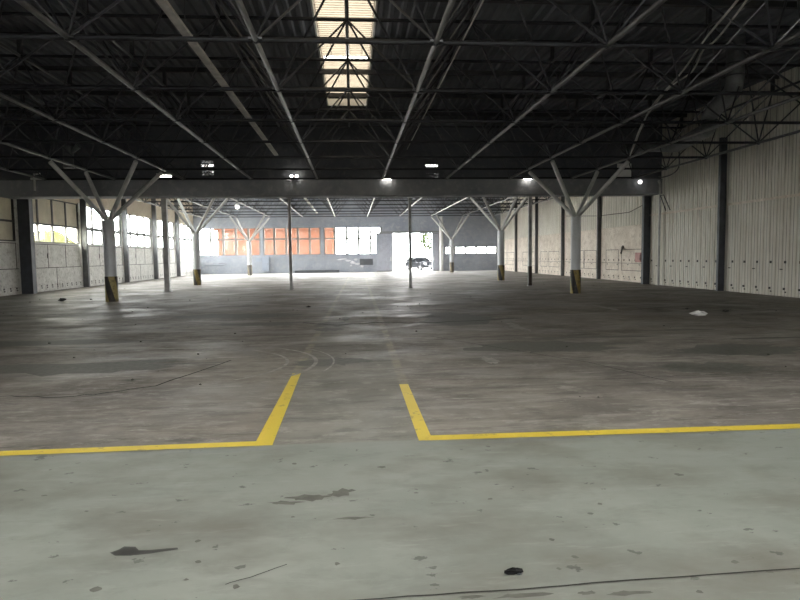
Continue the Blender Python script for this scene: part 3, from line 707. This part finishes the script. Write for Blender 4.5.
for s in (-1, 1): obj('head', MB().box(-2.6+s*.12-.06, -2.6+s*.12+.06, YW-.3, YW-.22, 5.31, 5.38), M_lamp, t)
t = thing('pendant_lamp', 'round lit lamp hanging in the back hall, left of the orange windows', 'lamp', (-8.1, 44.8, 5.3))
obj('rod', MB().path([(-8.1, 44.8, 5.45), (-8.1, 44.8, ZD-.01)], .015, 6), M_steel, t); obj('shade', MB().path([(-8.1, 44.8, 5.46), (-8.1, 44.8, 5.28)], [.08, .22], 16), M_white, t, True); obj('bulb', MB().ball((-8.1, 44.8, 5.22), .12, 12, 6), M_lamp, t, True)
t = thing('batten_light', 'bright lit tube across the rooflight', 'lamp', (-.08, 18.5, 7.36))
obj('housing', MB().box(-.72, .56, 18.38, 18.46, 7.38, 7.44), M_white, t); obj('tube', MB().path([(-.70, 18.36, 7.35), (.54, 18.36, 7.35)], .04, 8), M_tube, t)
for x in (-.5, .4): obj('hanger', MB().path([(x, 18.42, 7.43), (x, 18.42, ZD-.03)], .008, 5), M_steel, t)

# ------------------------------------------------------------------ small things on the floor
def crumple(x, y, rx, ry, rz, n=9, m=6, seed=1):
    rnd = random.Random(seed); mb = MB(); rows = []
    for i in range(m+1):
        t = math.pi*i/m
        for k in range(n):
            a = 2*math.pi*k/n; q = rnd.uniform(.5, 1.4) if 0 < i < m else 1
            mb.v.append((x+rx*math.sin(t)*math.cos(a)*q, y+ry*math.sin(t)*math.sin(a)*q, max(.001, rz*(1-math.cos(t))*rnd.uniform(.75, 1.15)*.5)))
    for i in range(m):
        for k in range(n): mb.f.append((i*n+k, i*n+(k+1) % n, (i+1)*n+(k+1) % n, (i+1)*n+k))
    return mb
t = thing('crumpled_rag', 'black crumpled scrap lying on the painted floor at the front', 'debris', (.77, 2.88, 0))
obj('cloth', crumple(.77, 2.885, .055, .018, .03, seed=4), M_black, t); obj('grey_edge', crumple(.80, 2.872, .014, .008, .010, seed=9), M_steel, t)
solo('paper_scrap', crumple(8.62, 14.58, .17, .16, .13, 12, seed=2), M_white, 'pale paper scrap on the floor towards the right wall', 'debris')
for i, (x, y, r, lab) in enumerate([(9.35, 16.4, .06, 'dark lump of debris beside the pale paper scrap'), (9.84, 15.4, .085, 'dark lump of debris right of the paper scrap, nearest the right wall'), (-11.31, 24.76, .15, 'dark lump of debris before the left windows, left of the striped column'),
                         (-10.4, 25.2, .06, 'tiny dark lump left of the striped column base'), (-1.4, 19.5, .07, 'small dark lump on the left of the worn aisle')]):
    solo('debris_lump', crumple(x, y, r, r*.7, r*.7, seed=20+i), M_stain, lab, 'debris', 'dark lumps of debris on the floor')
rnd = random.Random(5); mb = MB()
for i in range(260):
    x = rnd.uniform(-13, 14); y = rnd.uniform(6, 45); r = rnd.uniform(.008, .03)
    if abs(y-30.2) < .6: continue
    c = crumple(x, y, r, r, r, 5, 3, i); o = len(mb.v); mb.v += c.v; mb.f += [tuple(k+o for k in f) for f in c.f]
g = obj('grit', mb, M_patch); g['kind'] = 'stuff'; g['label'] = 'fine grit scattered over the concrete floor'; g['category'] = 'grit'

# ------------------------------------------------------------------ outside
M_ground = plain('pale_yard_concrete', (.42, .41, .38), .8, 0, .1, .3)
struct('ground_outside', MB().box(-400, 400, -300, 500, -.6, -.31), M_ground, 'pale concrete yard outside', 'ground')
struct('path_outside', MB().box(-40, 60, YB+.4, 140, -.31, -.03), M_ground, 'pale yard beyond the doorway', 'yard')
struct('path_front', MB().box(-60, 60, -80, YF-1.0, -.31, -.01), M_ground, 'pale yard before the front doorway', 'yard')
M_hill = plain('hill_grass', (.030, .031, .012), .9, 0, .25, .05, 0)  # dark olive grass with a slight random mottle
mb = MB(); n = 30
for i in range(n):
    def hh(k): 
        u = k/n; return 11.5*math.sin(math.pi*u)**.7*(1+.18*math.sin(9*u+1))
    ya = 150+90*i/n; yb = 150+90*(i+1)/n
    mb.face([(-85, ya, -.5), (-85, yb, -.5), (-98, yb, hh(i+1)), (-98, ya, hh(i))]); mb.face([(-98, ya, hh(i)), (-98, yb, hh(i+1)), (-125, yb, -.5), (-125, ya, -.5)])
struct('hill', mb, M_hill, 'green hill seen through the left windows', 'hill')
t = thing('warehouse_building', 'orange-red building seen through the back windows', 'building', (-10.5, 84, 0))
M_or = plaster('orange_red_render', (.046, .016, .008), (.058, .021, .0105), (.042, .0145, .007), .4, 0); M_orr = plain('terracotta_roof', (.040, .013, .006), .8, 0, .1, 3, 0)
obj('wall', MB().box(-17.5, -2.6, 82, 92, -.03, 5.2), M_or, t); obj('roof', MB().prism([(-17.9, 5.2), (-2.2, 5.2), (-2.2, 5.4), (-10.05, 7.4), (-17.9, 5.4)], 81.6, 92.4), M_orr, t)
for x in (-16.9, -12.1, -7.9, -3.2): obj('pilaster', MB().box(x-.3, x+.3, 81.85, 82, -.03, 5.19), M_or, t)
obj('plinth', MB().box(-17.55, -2.55, 81.9, 82, -.03, .6), M_orr, t)
# car
def car(cx, cy, rot):
    t = thing('car', 'grey hatchback parked outside the bright open doorway', 'car', (0, 0, 0)); paint = plain('grey_car_paint', (.010, .0105, .0115), .6, 0, .03, 3, 0)
    dark = plain('car_glass', (.0015, .0017, .002), .5, 0, .1, 3, 0)
    secs = [(-2.05, .42, .66, .70), (-1.98, .30, .92, .80), (-1.2, .24, 1.00, .88), (-.85, .22, 1.03, .9), (1.3, .22, 1.06, .9), (1.85, .26, 1.02, .86), (2.0, .36, .85, .78)]
    mb = MB(); n = 12; b = 0
    for y, z0, z1, w in secs:
        for k in range(n):
            a = 2*math.pi*k/n+math.pi/n; c = math.copysign(abs(math.cos(a))**.45, math.cos(a)); s = math.copysign(abs(math.sin(a))**.45, math.sin(a))
            mb.v.append((c*w, y, (z0+z1)/2+s*(z1-z0)/2))
    for i in range(len(secs)-1):
        for k in range(n): mb.f.append((i*n+k, i*n+(k+1) % n, (i+1)*n+(k+1) % n, (i+1)*n+k))
    mb.f.append(tuple(range(n))); mb.f.append(tuple((len(secs)-1)*n+k for k in range(n)))
    obj('body', mb, paint, t, True)
    g = MB(); lo = [(-.82, -1.0), (.82, -1.0), (.82, 1.75), (-.82, 1.75)]; hi = [(-.62, -.25), (.62, -.25), (.62, 1.25), (-.62, 1.25)]
    g.v = [(x, y, 1.0) for x, y in lo] + [(x, y, 1.45) for x, y in hi]; g.f = [(4, 5, 6, 7)] + [(i, (i+1) % 4, 4+(i+1) % 4, 4+i) for i in range(4)]
    obj('cabin_glass', g, dark, t)
    r = MB().box(-.63, .63, -.27, 1.27, 1.44, 1.5)
    for x0, y0, x1, y1 in [(-.82,-1.0,-.62,-.25),(.82,-1.0,.62,-.25),(-.82,1.75,-.62,1.25),(.82,1.75,.62,1.25),(-.83,.35,-.63,.4),(.83,.35,.63,.4)]: r.bar((x0,y0,1.0),(x1,y1,1.45),.07,.05)
    obj('roof', r, paint, t)
    for sx in (-1, 1):
        for y in (-1.3, 1.3):
            w = obj('wheel', MB().path([(sx*.9, y, .31), (sx*.68, y, .31)], .31, 20), M_black, t); obj('hub_cap', MB().path([(sx*.915, y, .31), (sx*.9, y, .31)], .19, 14), M_galv, w)
        obj('headlight', MB().box(sx*.68-.14, sx*.68+.14, -2.06, -1.95, .66, .8), M_white, t)
        obj('mirror', MB().box(sx*.98-.1, sx*.98+.1, -.85, -.75, 1.0, 1.14), paint, t)
    obj('bumper', MB().box(-.74, .74, -2.10, -1.98, .34, .52), dark, t); obj('grille', MB().box(-.4, .4, -2.075, -2.0, .58, .72), dark, t); obj('number_plate', MB().box(-.25, .25, -2.115, -2.10, .38, .48), M_white, t)
    t.location = (cx, cy, -.03); t.rotation_euler = (0, 0, rot)
car(7.75, 69.5, math.radians(28))
t = thing('tree', 'pale green tree beyond the doorway behind the car', 'tree', (12.6, 96, 0))
obj('trunk', MB().path([(12.6, 96, -.03), (12.5, 96, 2.4)], [.22, .14], 8), M_brown, t)
mb = MB(); rnd = random.Random(3)
for i in range(900):
    d = V((rnd.gauss(0, 1), rnd.gauss(0, 1), rnd.gauss(0, 1))).normalized()*rnd.uniform(.3, 1)**.5; c = V((12.5, 96, 4.2))+V((d.x*1.9, d.y*1.9, d.z*2.1))
    u = V((rnd.uniform(-1,1), rnd.uniform(-1,1), rnd.uniform(-1,1))).normalized()*.22; w = u.orthogonal().normalized()*.14
    mb.face([c-u, c-w, c+u, c+w])
obj('foliage', mb, plain('pale_leaves', (.02, .028, .010), .8, 0, .2, 3, 0), t)

# ------------------------------------------------------------------ thin haze, also standing in for glare around the doorway
hz = MT('haze_and_glare'); vv = hz.n('ShaderNodeVolumeScatter'); vv.inputs['Color'].default_value = (.93, .96, 1, 1); vv.inputs['Density'].default_value = .0028; vv.inputs['Anisotropy'].default_value = .45
hz.t.links.new(vv.outputs[0], hz.out.inputs['Volume'])
hb = obj('haze', MB().box(XL-.24, XR+.24, YW+1.45, YB+.3, -.2, ZD+.3), hz.m); hb['kind'] = 'stuff'; hb['label'] = 'thin pale haze in the back hall, also giving doorway glare'; hb['category'] = 'haze'

# ------------------------------------------------------------------ light
SKY = 13.5
w = bpy.data.worlds.new('overcast_sky'); S.world = w; w.use_nodes = True
bg = w.node_tree.nodes.get('Background') or w.node_tree.nodes.new('ShaderNodeBackground')
bg.inputs[0].default_value = (1, 1, 1, 1); bg.inputs[1].default_value = SKY
def portal(loc, sx, sy, d):
    l = bpy.data.lights.new('daylight_portal', 'AREA'); l.shape = 'RECTANGLE'; l.size = sx; l.size_y = sy; l.cycles.is_portal = True
    o = bpy.data.objects.new('daylight_portal', l); COL.objects.link(o); o.location = loc
    o.rotation_euler = V(d).to_track_quat('-Z', 'Y').to_euler()
for i, (a, b) in enumerate(bays):
    if i == 0: continue
    z0, z1 = (SILL, MID) if i == 1 else (SILL, HEAD)
    portal((XL-.3, (a+b)/2, (z0+z1)/2), b-a, z1-z0, (1, 0, 0))
portal((0, YF-.31, 1.3), 4.8, 2.6, (0, 1, 0)); portal((-6.16, YB+.36, 3.22), 18.6, 2.76, (0, -1, 0)); portal((6.23, YB+.36, 1.96), 4.2, 3.92, (0, -1, 0)); portal((12.4, YB+.36, 2.1), 5.7, .75, (0, -1, 0))


# ------------------------------------------------------------------ camera
cam = bpy.data.cameras.new('camera'); co = bpy.data.objects.new('camera', cam); COL.objects.link(co); S.camera = co
cam.sensor_width = 36; cam.lens = 611.2/800*36; cam.clip_end = 2000; cam.clip_start = .05
R_, U_, W_ = V((.99685941, -.07822557, -.01233194)), V((.01786258, .07040048, .99735886)), V((.07715079, .99444685, -.07157669))
co.matrix_world = Matrix(((R_.x, U_.x, -W_.x, 0), (R_.y, U_.y, -W_.y, 0), (R_.z, U_.z, -W_.z, 1.584), (0, 0, 0, 1)))
vs = S.view_settings; S.display_settings.display_device = 'sRGB'
vs.view_transform = 'Standard'; vs.look = 'None'; vs.gamma = 1; vs.use_curve_mapping = False; vs.exposure = 1.6
c = S.cycles; c.use_denoising = True; c.max_bounces = 10; c.diffuse_bounces = 6; c.glossy_bounces = 4; c.transparent_max_bounces = 12; c.sample_clamp_indirect = 6
